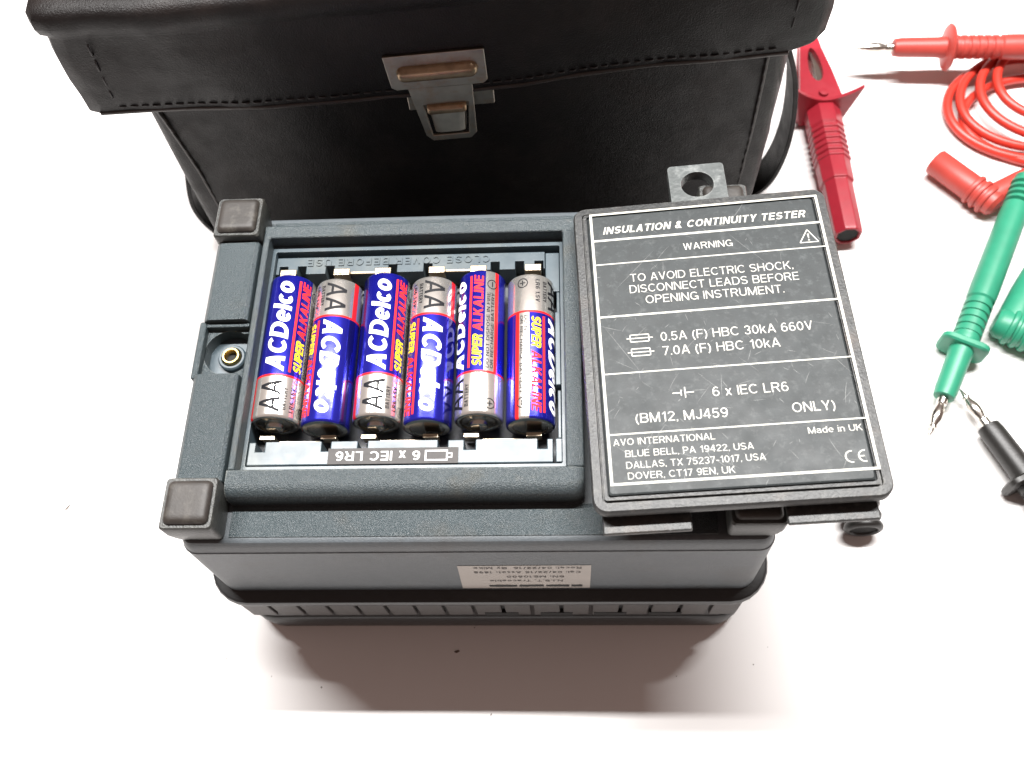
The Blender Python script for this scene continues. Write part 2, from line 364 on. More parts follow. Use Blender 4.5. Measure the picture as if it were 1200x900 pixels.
# plate with raised lettering, notched on the battery side
def notched(x0, x1, yin, yout, notches, depth):
    s = 1 if yout > yin else -1; p = [(x0, yout), (x0, yin)]
    for a, b in sorted(notches): p += [(a, yin), (a, yin+s*depth), (b, yin+s*depth), (b, yin)]
    p += [(x1, yin), (x1, yout)]
    return p if s < 0 else p[::-1]
ns = [(c-1.4, c+1.4) for c in (-63.6, -57.6, -48.4, -28.0, -16.6, 5.0, 12.8, 19.0)]
pl = MB().prism(notched(-66.0, 20.8, 88.3, 94.7, ns, 3.0), [], 84.9, 92.6).obj('lettered_plate', 'bay', tester, bevel=.25)
tm = MB(); tt = text2d('CLOSE COVER BEFORE USE', 2.6, 59, .13, 0, False, .3)
for q in tt[1]:
    top = [(3.2-tt[0][i][0], 93.7-tt[0][i][1], 92.95+tt[0][i][2]) for i in q]; tm.loft([[(p[0], p[1], 92.4) for p in top], top])
tm.obj('raised_lettering', 'bay', pl, smooth=0)
MB().box(21.0, 25.5, 80, 94.7, 84.9, 91.9).obj('corner_block', 'bay', tester, bevel=.3)
MB().box(23.9, 25.5, 46, 71, 84.9, 94.6).obj('side_block', 'bay', tester, bevel=.3)
MB().box(24.4, 25.5, 30, 45.8, 84.9, 92.0).obj('side_block', 'bay', tester, bevel=.3)
MB().box(24.4, 25.5, 71.3, 79.8, 84.9, 92.0).obj('side_block', 'bay', tester, bevel=.3)
ns = [(-63.8, -61.0), (-44.2, -41.6), (-33.6, -30.8), (-10.2, -7.4), (-2.6, 0.6), (18.6, 21.2)]
MB().prism(notched(-65.8, 22.9, 29.0, 21.6, ns, 3.0), [], 84.9, 94.3).obj('front_plate', 'bay', tester, bevel=.35)
MB().box(23.7, 25.6, 21.6, 29.0, 84.9, 94.5).obj('front_plate_tab', 'bay', tester, bevel=.3)
lb = MB().box(-42, -4.2, 21.7, 26.6, 94.2, 94.55).obj('bay_label', 'plate_label', tester)
tx = MB(); put(tx, text2d('6 x IEC LR6', 2.9, 24.5, .16), lambda a, b, c: (-15.2-a, 25.6-b, 94.62+c))
for x0, x1, y0, y1 in ((-13.8, -7.2, 25.3, 25.75), (-13.8, -7.2, 22.45, 22.9), (-13.8, -13.35, 22.9, 25.3), (-7.65, -7.2, 22.9, 25.3), (-7.2, -5.9, 23.3, 23.65), (-7.2, -5.9, 24.55, 24.9), (-6.25, -5.9, 23.65, 24.55)):
    tx.add([(x0, y0, 94.62), (x1, y0, 94.62), (x1, y1, 94.62), (x0, y1, 94.62)], [(0, 1, 2, 3)])
tx.obj('label_lettering', 'white_print', lb, smooth=0)
# metal contacts
BX = [-59.6+15.2*i for i in range(6)]
for i, x in enumerate(BX):
    for rear in (0, 1):
        c = MB(); dx = (-1.2 if i % 2 == 0 else .8) if rear else (1.0 if i % 2 else -2.2)
        if rear: c.box(x+dx-2.6, x+dx+2.6, 85.6, 86.2, 86, 95.8); c.box(x+dx-2.6, x+dx+2.6, 86.2, 88.0, 95.0, 95.8)
        else: c.box(x+dx-2.3, x+dx+2.3, 31.9, 32.35, 86, 91.3); c.box(x+dx-2.3, x+dx+2.3, 31.0, 31.9, 90.9, 91.3)
        c.obj('contact', 'nickel', tester, bevel=.2)
for a, b, y in ((1, 2, 87.2), (3, 4, 87.2)):
    MB().box(BX[a]+2, BX[b]-2, y-.35, y+.35, 93.6, 94.4).obj('contact_bar', 'nickel', tester)
for a, b in ((0, 1), (2, 3), (4, 5)):
    MB().box(BX[a]+1, BX[b]-2, 30.6, 31.2, 88.4, 89.2).obj('contact_bar', 'nickel', tester)
# side rails
def rail(y0, y1, sx, x_in=69.8):
    m = MB(); P = [(-85.2, 88.9), (-84.9, 94), (-84.0, 98.6), (-82.6, 100.0), (-71.3, 100.2), (-70.1, 99.4), (-69.8, 97), (-69.8, 90.2), (-80, 90.2)]
    m.loft([[(sx*-p[0] if sx > 0 else p[0], y, p[1]) for p in P] for y in (y0, y0+.5, y1-.5, y1)])
    return m.obj('side_rail', 'plastic', tester, smooth=30, bevel=.4)
rail(15.0, 49.0, -1); rail(67.4, 96.3, -1); rail(15.0, 96.3, 1)
MB().box(-85.5, -83.3, 48.2, 68.0, 88.9, 98.2).obj('niche_wall', 'plastic', tester, bevel=.7, seg=3)
MB().box(-83.4, -69.9, 66.0, 67.5, 90.2, 98.0).obj('niche_wall', 'plastic', tester, bevel=.5)
cx, cy, rr = -76.0, 58.4, 7.6
arc = [(cx+rr*math.cos(R(a)), cy+rr*math.sin(R(a))) for a in range(60, 311, 10)]
MB().prism([(-83.4, 66.1), (-83.4, 48.9), (-69.9, 48.9), (-69.9, arc[-1][1])]+arc[::-1]+[(-69.9, arc[0][1]), (-69.9, 66.1)], [], 90.2, 95.5).obj('screw_niche', 'plastic', tester, bevel=.5)
MB().box(-83.3, -69.9, 49, 66, 90.2, 90.75).obj('niche_floor', 'bay', tester)
b_ = MB().lathe([(4.3, 90.6), (4.3, 92.2), (3.9, 92.7), (3.3, 92.7), (3.1, 92.2), (3.0, 90.8)], 28, (-76, 58.4, 0), (0, 0, 1), (1, 0, 0)).obj('screw_boss', 'bay', tester)
MB().lathe([(2.9, 90.7), (2.9, 93.3), (2.6, 93.7), (2.1, 93.7), (1.75, 93.2), (1.7, 90.9), (1.75, 90.9)], 28, (-76, 58.4, 0), (0, 0, 1), (1, 0, 0)).obj('brass_insert', 'brass', b_)
MB().lathe([(1.72, 91), (1.72, 91.6)], 20, (-76, 58.4, 0), (0, 0, 1), (1, 0, 0)).obj('screw_hole_shade', 'hole', b_, smooth=0)  # black disc: shade down the screw hole put into colour
# feet
for (x0, y0) in ((-84.5, 0), (-84.5, 96.4), (69.5, 0), (69.5, 96.4)):
    f = MB(); f.loft([rrect(x0+a, x0+15-a, y0+a, y0+15-a, 1.2, z, 3) for a, z in ((1.2, 88.9), (.5, 93), (0, 97), (0, 102.4), (.4, 103), (1.3, 103), (1.5, 102.2))])
    ft = f.obj('foot', 'foot', tester, smooth=35)
    pd = MB(); pd.loft([rrect(x0+a, x0+15-a, y0+a, y0+15-a, max(.8, 1.8-.2*a), z, 4) for a, z in ((1.2, 101.9), (1.2, 103.2), (1.35, 103.8), (1.9, 104.5), (2.5, 104.8), (3.6, 104.85), (5.5, 104.8))])
    pd.obj('rubber_pad', 'rubber', ft, smooth=50)
# flange, lid shell with panels, base
MB().loft([body_loop(o_, z_, 8) for o_, z_ in ((3.6, 42.6), (4.6, 43), (5.0, 44), (5.0, 46), (4.6, 46.8), (3.8, 47.1))]).obj('flange', 'lip', tester, smooth=40)
MB().loft([body_loop(o_, z_, 8) for o_, z_ in ((2.2, 17.5), (2.2, 42.8))]).obj('lid_shell', 'lip', tester, smooth=40)
MB().loft([body_loop(o_, z_, 8) for o_, z_ in ((.6, 0.05), (1.8, .5), (2.4, 1.6), (3.0, 8), (3.0, 15.5), (2.6, 16.6), (1.6, 17.2))]).obj('lid_base', 'lip', tester, smooth=40)
src = MB().box(-4.25, 4.25, -.7, .9, 23.6, 41.9).obj('rib_panel', 'base', tester, bevel=.35, shift=(0, 0, 0))
first = True
def panel(x, y, rz):
    global first
    q = src if first else src.copy()
    if not first: COL.objects.link(q)
    first = False; q.parent = tester; q.location = (x*MM, (y-55)*MM, 0); q.rotation_euler = (0, 0, rz)
for i in range(17):
    panel(-77.6+i*9.7, -4.9, 0); panel(-77.6+i*9.7, 116.4, math.pi)
for i in range(11):
    panel(-87.4, 8+i*9.7, -math.pi/2); panel(87.4, 8+i*9.7, math.pi/2)
for x0, x1 in ((-1.6, 9.7), (17.2, 27.9), (35.1, 45.9), (53.4, 64.2)):
    MB().box(x0, x1, -5.75, -4.4, 23.0, 27.0).obj('vent_slot_shade', 'hole', tester)  # black boxes set proud, coloured as the shade inside the slots
# sticker on the front face, upside down
def facey(z): return -2.9+(z-47)/21*.6 if z < 68 else -2.3+(z-68)/17.4*.55
st = MB(); fy = lambda z, d: facey(z)-d
zz = [73.0, 68, 60, 49.4]; xl = [-6.0, -6.1, -6.4, -6.7]; xr = [33.4]*4
st.add([(xl[i], fy(z, .12), z) for i, z in enumerate(zz)]+[(xr[i], fy(z, .12), z) for i, z in enumerate(zz)], [(i, i+1, i+5, i+4) for i in range(3)])
sk = st.obj('sticker', 'sticker', tester, smooth=0); sk['label'] = 'cream calibration sticker printed in black, upside down'
s1 = MB(); s2 = MB()
def onst(x0, z0): return lambda a, b, c: (x0-a, fy(z0-b, .2+c), z0-b)
for s, xs, z0, hh, ww in (('Recal: 04/22/16  By Mike', 30.6, 70.8, 1.9, 32), ('Cal: 04/22/15 Asset: 1898', 30.4, 66.6, 1.9, 32), ('SN: ME10600', 25.5, 62.0, 1.9, 17.5), ('N.I.S.T. Traceable', 25.0, 57.7, 1.9, 22.5)):
    put(s1, text2d(s, hh, ww, .15), onst(xs, z0+.9))
s1.obj('sticker_lettering', 'ink_grey', sk, smooth=0)
x = 31.0
for wd in (3.4, 7.2, 7.6, 8.8):     # bold smeared line
    pts = [(x-wd*k/7+random.uniform(-.1, .1), 52.2+random.uniform(-1.25, -.75)) for k in range(8)]+[(x-wd*k/7+random.uniform(-.1, .1), 52.2+random.uniform(.75, 1.25)) for k in range(7, -1, -1)]
    tr = tessellate_polygon([[Vector((*p, 0)) for p in pts]]); s2.add([(p[0], fy(p[1], .2), p[1]) for p in pts], tr); x -= wd+.7
s2.obj('sticker_heading', 'ink', sk, smooth=0)

# ------------------------------------------------------------------ batteries
SHIFT = (0, 0, 0)
LEN, RB = 50.6, 7.25
def battery(i, x, flip, roll, label):
    # local: axis +Y from the minus end to the plus end, centre of print at local +Z
    e = empty('battery'); e.location = (x*MM, (33.4+LEN/2)*MM, 92.0*MM)
    e.rotation_euler = (0, R(roll)*(1 if flip else 1), 0 if flip else math.pi)
    tag(e, label, 'battery', 'batteries lying in the open bay')
    y0 = -LEN/2; n = 72
    def P(a, r, y): return (r*math.sin(a), y, r*math.cos(a))
    ang = [2*math.pi*k/n for k in range(n)]
    w = MB(); rows = [(RB-.5, y0+.05), (RB-.12, y0+.25), (RB, y0+.7), (RB, y0+35.0), (RB, y0+35.7), (RB, y0+48.0), (RB-.12, y0+48.5), (RB-.5, y0+48.8)]
    pts = [[P(a, r, y) for a in ang] for r, y in rows]
    # u = circumference, text-up is -x side at the top (a negative); stripes below the lettering
    for k in range(len(rows)-1):
        for q in range(n):
            deg = (q+.5)*360/n; deg = -(deg if deg < 180 else deg-360)
            if k == 3: w.cur = 2
            elif k >= 4: w.cur = 1
            else: w.cur = 0
            if k < 3 and 76 < deg < 102: w.cur = 1
            if k < 3 and 102 < deg < 108: w.cur = 2
            if k < 3 and (-60 < deg < -42): w.cur = 3
            if k >= 4 and (-58 < deg < -46): w.cur = 2
            j = (q+1) % n
            w.add([pts[k][q], pts[k][j], pts[k+1][j], pts[k+1][q]], [(0, 1, 2, 3)])
    bm_ = w
    sl = bm_.obj('label_sleeve', ['bat_blue', 'bat_silver', 'bat_red', 'bat_dark'], e, smooth=0)
    bmx = bmesh.new(); bmx.from_mesh(sl.data); bmesh.ops.remove_doubles(bmx, verts=bmx.verts, dist=1e-7); bmesh.ops.recalc_face_normals(bmx, faces=bmx.faces); bmx.to_mesh(sl.data); bmx.free()
    sl.data.polygons.foreach_set('use_smooth', [True]*len(sl.data.polygons))
    MB().lathe([(6.6, 48.2), (6.6, 48.85), (6.3, 49.0), (5.4, 48.9), (4.9, 48.3), (3.2, 48.3), (2.9, 48.5), (2.75, 49.9), (2.5, 50.3), (1.8, 50.4)], 40, (0, y0, 0), (0, 1, 0)).obj('positive_end', 'bat_can', e, smooth=50)
    MB().lathe([(6.6, .6), (6.6, .1), (6.2, 0), (5.2, 0), (5.0, .3), (3, .3)], 40, (0, y0, 0), (0, 1, 0)).obj('negative_end', 'bat_can', e, smooth=50)
    # print: reading direction and angle; text runs from plus end to minus end, text-up towards negative angle
    def wrap(s0, deg0, r=RB+.05):
        def fn(a, b, c):
            th = -R(deg0)+b/RB
            return P(th, r+c, y0+s0-a)
        return fn
    def pr(name, s, h, w_, bold, shear, start, deg, m, tr=.13):
        mb = MB(); put(mb, slice2d(text2d(s, h, w_, bold, shear, False, tr), .8), wrap(start, deg)); mb.obj(name, m, sl, smooth=0)
    pr('brand_print', 'ACDelco', 6.1, 31.0, .212, .26, 34.2, 25, 'txt_white', .055)
    pr('super_print', 'SUPER', 3.0, 10.6, .23, .22, 33.8, 70, 'txt_yellow', .06)
    pr('alkaline_print', 'ALKALINE', 3.0, 19.6, .19, .22, 22.0, 70, 'txt_red', .08)
    pr('size_print', 'AA', 6.4, 10.4, .13, .08, 47.4, 26, 'txt_black', .06)
    pr('battery_print', 'BATTERY', 1.3, 7.2, .17, .0, 46.4, 41, 'txt_black')
    pr('rating_print', 'LR6 1.5V', 1.3, 8.0, .17, .0, 46.8, 60, 'txt_black')
    for q, s in enumerate(('DO NOT DISPOSE IN FIRE', 'OR RECHARGE BATTERY')): pr('small_print', s, 1.0, 26, .14, .0, 34.0, 87+q*11, 'txt_black')
    ln = MB(); a0, a1 = -R(36), -R(42)
    vs = [P(a, RB+.045, y) for y in (y0+2, y0+34) for a in (a0, (a0+a1)/2, a1)]
    ln.add(vs, [(0, 1, 4, 3), (1, 2, 5, 4)]); ln.obj('red_line', 'txt_red', sl, smooth=0)
    for yy, plus in ((45.5, True), (5.0, False)):
        g = MB(); ca = -R(92)
        def rc(cx_, cy_): return P(ca+cx_/RB, RB+.05, y0+yy+cy_)
        q = 20
        g.add([rc(rr_*math.cos(2*math.pi*k/q), rr_*math.sin(2*math.pi*k/q)) for rr_ in (1.7, 1.4) for k in range(q)], [(k, (k+1) % q, (k+1) % q+q, k+q) for k in range(q)])
        g.add([rc(-.16, -.9), rc(.16, -.9), rc(.16, .9), rc(-.16, .9)], [(0, 1, 2, 3)])
        if plus: g.add([rc(-.9, -.16), rc(-.17, -.16), rc(-.17, .16), rc(-.9, .16), rc(.17, -.16), rc(.9, -.16), rc(.9, .16), rc(.17, .16)], [(0, 1, 2, 3), (4, 5, 6, 7)])
        g.obj('polarity_mark', 'txt_black', sl, smooth=0)
    return e
BL = [('blue AA battery beside the brass screw hole, silver end at the bay label', 0, 4),
      ('blue AA battery second from the brass screw hole, silver end at the raised lettering', 1, 8),
      ('blue AA battery third from the brass screw hole, silver end at the bay label', 0, 2),
      ('blue AA battery fourth from the brass screw hole, silver end at the raised lettering', 1, 10),
      ('blue AA battery fifth from the brass screw hole, yellow SUPER lettering turned on top', 0, 62),
      ('blue AA battery last before the loose cover, yellow SUPER lettering turned on top', 1, 74)]
for i, (lab, flip, roll) in enumerate(BL): battery(i, BX[i], flip, roll, lab)

# ------------------------------------------------------------------ battery cover (local: u right, v away, w up; top plane w=0)
ux = Vector((75.5+76.6, 2.3+3.3, 8)).normalized(); uy = Vector((-3.5, 200.6, -9)); n_ = ux.cross(uy).normalized(); uy = n_.cross(ux)
rotm = Matrix((ux, uy, n_)).transposed().to_4x4()
cover = empty('battery_cover', mtx=Matrix.Translation(Vector((69.6, 52.7, 110.2))*MM) @ rotm)
tag(cover, 'loose black cover with printed white warning text resting on the tester', 'cover')
def cl(off, z, r=4): return rrect(-38.1-off, 38.1+off, -50.2-off, 50.4+off, max(.8, r+off), z)
MB().loft([cl(o_, z_) for o_, z_ in ((-2.5, -4.3), (-.6, -4.3), (0, -3.9), (0, -1.5), (-.5, -.9), (-2.6, -.75), (-2.8, -1.6), (-3.1, -1.6), (-3.2, -.45), (-4.0, -.35))], True, False).obj('border', 'cover', cover, smooth=40)
MB().loft([cl(o_, z_) for o_, z_ in ((-3.9, -3), (-3.95, -1.3), (-4.3, -1.3), (-4.4, -.25), (-4.8, 0))]).obj('panel', 'panel', cover, smooth=20)
MB().prism(cl(-3, 0), [cl(-5, 0)], -7.0, -4.3).obj('seal_skirt', 'cover', cover, bevel=.3)
for a, b in ((-35.9, -12.7), (11.6, 34.8)):
    MB().box(a, b, -54.0, -46, -8.2, -6.6).obj('tab', 'cover', cover, bevel=.5)
lp = MB(); lp.prism(rrect(-7.6, 9.8, 45, 64.2, 1.2, 0, 3), [circ(1.0, 56.2, 5.0, 32)], -4.8, -1.0); lp.obj('latch_loop', 'loop', cover, bevel=.4)
fr = MB(); Wp = .05
def rect(mb, x0, x1, y0, y1, z=Wp): mb.add([(x0, y0, z), (x1, y0, z), (x1, y1, z), (x0, y1, z)], [(0, 1, 2, 3)])
X0, X1, Y0, Y1 = -33.1, 35.3, -43.2, 47.0
rect(fr, X0, X1, Y0, Y0+.7); rect(fr, X0, X1, Y1-.7, Y1); rect(fr, X0, X0+.75, Y0+.7, Y1-.7); rect(fr, X1-.75, X1, Y0+.7, Y1-.7)
for y, tk in ((36.6, .7), (27.7, .38), (9.1, .6), (-9.8, .4), (-28.5, .4)): rect(fr, X0+.75, X1-.75, y-tk/2, y+tk/2)
fr.obj('printed_frame', 'print', cover, smooth=0)
LN = [('INSULATION & CONTINUITY TESTER', -29.4, 38.9, 2.7, 60.0, .18, .25), ('WARNING', -6.1, 30.6, 2.4, 14.4, .115, 0),
      ('TO AVOID ELECTRIC SHOCK,', -22.6, 20.7, 2.75, 46.8, .105, 0), ('DISCONNECT LEADS BEFORE', -23.1, 16.7, 2.75, 48.3, .105, 0), ('OPENING INSTRUMENT.', -18.8, 12.7, 2.75, 39.2, .105, 0),
      ('0.5A (F) HBC 30kA 660V', -15.8, -.3, 2.9, 41.9, .108, 0), ('7.0A (F) HBC 10kA', -15.7, -5.0, 2.9, 32.2, .108, 0),
      ('6 x IEC LR6', -3.7, -19.0, 2.9, 20.1, .108, 0), ('(BM12, MJ459', -25.0, -25.5, 2.9, 24.5, .108, 0), ('ONLY)', 16.4, -25.5, 2.9, 11.1, .11, 0),
      ('AVO INTERNATIONAL', -31.5, -31.8, 1.95, 26.8, .108, 0), ('BLUE BELL, PA 19422, USA', -28.6, -35.3, 1.95, 33.4, .108, 0), ('DALLAS, TX 75237-1017, USA', -28.6, -38.6, 1.95, 36.0, .108, 0), ('DOVER, CT17 9EN, UK', -28.4, -41.7, 1.95, 27.6, .108, 0),
      ('Made in UK', 19.3, -32.0, 1.85, 13.8, .11, 0)]
tx = MB()
for s, u, v, hh, ww, bo, shr in LN: put(tx, text2d(s, hh, ww, bo, shr), lambda a, b, c: (u+a, v+b, Wp+c))
tx.obj('warning_lettering', 'print', cover, smooth=0)
sy = MB()
def seg(x0, y0, x1, y1, w=.32):
    d = Vector((x1-x0, y1-y0)); nrm = Vector((-d.y, d.x)).normalized()*w/2
    sy.add([(x0+nrm.x, y0+nrm.y, Wp), (x0-nrm.x, y0-nrm.y, Wp), (x1-nrm.x, y1-nrm.y, Wp), (x1+nrm.x, y1+nrm.y, Wp)], [(0, 1, 2, 3)])
for y in (1.2, -3.4):
    for q in ((-24.3, y+1.15, -19.1, y+1.15), (-24.3, y-1.15, -19.1, y-1.15), (-24.3, y-1.1, -24.3, y+1.1), (-19.1, y-1.1, -19.1, y+1.1), (-25.4, y, -18.0, y)): seg(*q)
for q in ((-14.4, -17.2, -12.2, -17.2), (-12.1, -18.1, -12.1, -16.3), (-11.0, -18.8, -11.0, -15.5), (-10.9, -17.2, -8.6, -17.2)): seg(*q)
for q in ((27.6, 29.6, 32.9, 29.6), (27.6, 29.6, 30.3, 34.2), (32.9, 29.6, 30.3, 34.2)): seg(*q)
sy.add([(30.3-.28, 32.7, Wp), (30.3-.12, 31.0, Wp), (30.3+.12, 31.0, Wp), (30.3+.28, 32.7, Wp), (30.05, 30.6, Wp), (30.05, 30.2, Wp), (30.55, 30.2, Wp), (30.55, 30.6, Wp)], [(0, 1, 2, 3), (4, 5, 6, 7)])
for c0, full in ((28.9, False), (32.2, True)):
    q = [(c0+r_*math.cos(R(a)), -39.2+r_*math.sin(R(a)), Wp) for r_ in (1.75, 1.4) for a in range(80, 281, 20)]
    m_ = len(q)//2; sy.add(q, [(k, k+1, k+1+m_, k+m_) for k in range(m_-1)])
    if full: seg(c0-1.45, -39.2, c0-.2, -39.2)
sy.obj('printed_symbols', 'print', cover, smooth=0)
sc_ = MB(); rs = random.Random(21)
for k in range(150):
    x, y = rs.uniform(-33, 34), (rs.uniform(-45, 44) if k % 3 else rs.uniform(-45, 5)); an = rs.choice((rs.uniform(0, 6.3), rs.gauss(2.3, .3), rs.gauss(.8, .25))); L_ = rs.choice((1.2, 2.0, 2.5, 4, 7)) if k > 8 else rs.uniform(10, 22)
    cv = rs.uniform(-.04, .04); wd = rs.uniform(.03, .07); n_s = 8; pa = []; pb = []
    for q in range(n_s+1):
        w_ = wd*math.sin(math.pi*(q+.3)/(n_s+.6)); nx, ny = -math.sin(an), math.cos(an)
        pa.append((x+nx*w_, y+ny*w_)); pb.append((x-nx*w_, y-ny*w_)); x += math.cos(an)*L_/n_s; y += math.sin(an)*L_/n_s; an += cv
    if any(abs(p[0]) > 34.5 or not -46 < p[1] < 46.5 for p in pa): continue
    zs = .015+.0001*k
    sc_.add([(*p, zs) for p in pa]+[(*p, zs) for p in pb], [(q, q+1, q+n_s+2, q+n_s+1) for q in range(n_s)])
o = sc_.obj('scratches', 'scuff', cover, smooth=0); o['kind'] = 'stuff'

# ------------------------------------------------------------------ leather case (local: s along width, d back, z up)
tdir = Vector((216, 16, 0)).normalized(); ddir = Vector((-tdir.y, tdir.x, 0))
case = empty('leather_case', mtx=Matrix.Translation(Vector((-112, 141, 0))*MM) @ Matrix((tdir, ddir, Vector((0, 0, 1)))).transposed().to_4x4())
tag(case, 'black stitched leather carrying case with closed flap and metal clasp', 'case')
def wob(s, d, z): 
    return 1.4*math.sin(s*.031+z*.02)+.8*math.sin(s*.083+1.3+z*.05)+.35*math.sin(s*.21+z*.13)
def dense(loop, step=9):
    out = []
    for i in range(len(loop)):
        a = Vector(loop[i]); b = Vector(loop[(i+1) % len(loop)]); k = max(1, int((b-a).length/step))
        for j in range(k): out.append(tuple(a+(b-a)*j/k))
    return out
bl = []
for off, z in ((-3, .1), (-1, 1), (0, 4), (.6, 20), (.8, 45), (.6, 70), (.2, 95), (0, 112), (0, 122)):
    bl.append([(x, y+(wob(x, y, z)*.5 if y < 20 else 0), zz_) for x, y, zz_ in dense(rrect(0-off, 216+off, 0-off, 104+off, 6, z, 5))])
MB().loft(bl).obj('body', 'leather', case, smooth=60)
fl = []
def fz(s): return 118-3.0*math.exp(-((s-98)/70)**2)+max(0, s-211)*.55+max(0, -10-s)*.3          # sagging lower edge
for k, (off, z) in enumerate(((-2.2, None), (-.6, None), (0, None), (0, 126.5), (.2, 133), (-.3, 142), (-1.2, 148.2), (-1.0, 149.4), (.1, 151.0), (.5, 153.4), (.1, 156.4), (-1.5, 158.4), (-5, 159.0), (-30, 160.5), (-46, 161))):
    lo = dense(rrect(-15.5-off, 223+off, -7-off, 108+off, 5.5 if off > -4 else 4, 0, 6), 9)
    lp_ = []
    for x, y, _ in lo:
        zz_ = z if z is not None else fz(x)+(.2, .0, 1.0)[k]
        if z is not None and k < 4 and False: pass
        lp_.append((x, y+(wob(x, y, zz_)*.7 if y < 20 and off > -20 else 0), zz_))
    fl.append(lp_)
nmin = min(len(l) for l in fl)
# equal counts are needed between loops: resample every loop to the same number of points
def resample(loop, n):
    P_ = [Vector(p) for p in loop]; P_.append(P_[0]); cum = [0]
    for a, b in zip(P_, P_[1:]): cum.append(cum[-1]+(b-a).length)
    out = []; j = 0
    for k in range(n):
        t_ = cum[-1]*k/n
        while cum[j+1] < t_: j += 1
        out.append(tuple(P_[j].lerp(P_[j+1], (t_-cum[j])/max(1e-9, cum[j+1]-cum[j]))))
    return out
fl = [resample(l, 150) for l in fl]
MB().loft(fl).obj('flap', 'leather', case, smooth=60)
def stitches(pts, gap, ln_, rad, name, parent, m='stitch'):
    mb = MB(); P_ = [Vector(p) for p in pts]; cum = [0.0]; rs = random.Random(len(pts)*7+int(pts[0][0]))
    for a, b in zip(P_, P_[1:]): cum.append(cum[-1]+(b-a).length)
    def at(t_):
        j = 0
        while j < len(cum)-2 and cum[j+1] < t_: j += 1
        return P_[j].lerp(P_[j+1], (t_-cum[j])/(cum[j+1]-cum[j]))
    k = 0.0; nn = Vector((0, -1, 0))
    while k+ln_ < cum[-1]:
        l2 = ln_*rs.uniform(.8, 1.1); p0, p1, pm = at(k), at(min(cum[-1], k+l2)), at(k+l2/2); dn = rs.uniform(.0, .15)
        mb.tube([p0-nn*.35, p0.lerp(p1, .15)+nn*(.2-dn), pm+nn*(.26-dn), p0.lerp(p1, .85)+nn*(.2-dn), p1-nn*.35], rad, 6); k += l2+gap*rs.uniform(.8, 1.3)
    return mb.obj(name, m, parent, smooth=60)
yf = lambda s, z: -7+wob(s, 0, z)*.7
yb = lambda s, z: -.6+wob(s, 0, z)*.5
def line(f, pts, n=10):
    out = []
    for (s0, z0), (s1, z1) in zip(pts, pts[1:]):
        for k in range(n): out.append((s0+(s1-s0)*k/n, f(s0+(s1-s0)*k/n, z0+(z1-z0)*k/n), z0+(z1-z0)*k/n))
    out.append((pts[-1][0], f(*pts[-1]), pts[-1][1])); return out
o = stitches(line(yf, [(-1, 147), (-3.5, 123)], 2), 1.5, 4.2, .34, 'stitching', case); o['kind'] = 'stuff'
o = stitches(line(yf, [(-3, 121.2), (60, 119.6), (98, 118.6), (140, 119.4), (208, 121.4)], 6), 1.0, 2.6, .3, 'stitching', case); o['kind'] = 'stuff'
o = stitches(line(yf, [(210, 146), (210, 124)], 2), 1.5, 4.2, .34, 'stitching', case); o['kind'] = 'stuff'
o = stitches(line(yb, [(5, 112), (8, 80), (9, 20)], 3), 1.2, 4.2, .34, 'stitching', case); o['kind'] = 'stuff'
o = stitches(line(yb, [(207, 112), (208, 70), (208, 20)], 3), 1.2, 4.2, .34, 'stitching', case); o['kind'] = 'stuff'
# raised welts along the seams
def welt(f, pts, r, m='leather_edge'): MB().tube([(a, b+.5, c) for a, b, c in line(f, pts, 8)], r, 8).obj('seam_welt', m, case, smooth=60)
welt(yb, [(4.7, 114), (7.7, 80), (8.7, 4)], .75); welt(yb, [(207.3, 114), (208.3, 70), (208.3, 4)], .75)
welt(yf, [(-10, 118.9), (98, 115.9), (211, 118.9)], .9)
# clasp
clasp = MB(); clasp.prism([(88, 104), (117, 104), (117, 118), (88, 118)], [], 0, 1.4)
def upz(mb, off): return mb.xf(lambda x, y, z: (x, off-z, y))       # drawn in (s,z), thickness towards the viewer
cp = upz(clasp, -.9).obj('clasp', 'clasp', case, bevel=.5)
p = [(84.1, 134), (84.9, 121.2), (86.2, 120.2), (90, 120.2), (92.9, 98.2), (95, 95.6), (107.9, 95.6), (110, 98), (110.6, 120.2), (114.4, 120.2), (115.6, 121.4), (115.4, 134)]
win = [(95.2, 98.2), (107.4, 98.2), (108.4, 112.5), (94, 112.5)]
upz(MB().prism(p[::-1], [win], 0, 1.2), -7.6).obj('hasp_plate', 'clasp', cp, bevel=.35)
bar = MB(); bar.loft([[(x, y, z) for x, y, _ in rrect(87.4+o_, 113-o_, 124.2+o_, 129.8-o_, max(.3, 2.6-o_), 0, 6)] for o_, z in ((0, 0), (.3, 1.3), (.9, 2.0), (1.8, 2.3))])
upz(bar, -8.7).obj('embossed_bar', 'rust', cp, smooth=60)
lk = MB(); lk.loft([[(95.8, 98.8, 0), (106.8, 98.8, 0), (107.8, 112, 0), (94.6, 112, 0)], [(96.2, 99.2, 3.2), (106.4, 99.2, 3.2), (107.2, 111.6, 3.2), (95.2, 111.6, 3.2)], [(98.6, 99.8, 4.2), (104.0, 99.8, 4.2), (104.8, 109, 4.6), (97.6, 109, 4.6)]])
upz(lk, -5.0).obj('lock_button', 'lock', cp, bevel=.35)
lb2 = MB(); lb2.loft([rrect(94.8, 107.8, 109.2, 112.6, .8, z, 3) for z in (0, 4.6)]+[rrect(95.6, 107, 109.8, 112, .8, 5.4, 3)])
upz(lb2, -5.0).obj('lock_top', 'rust', cp, smooth=50)
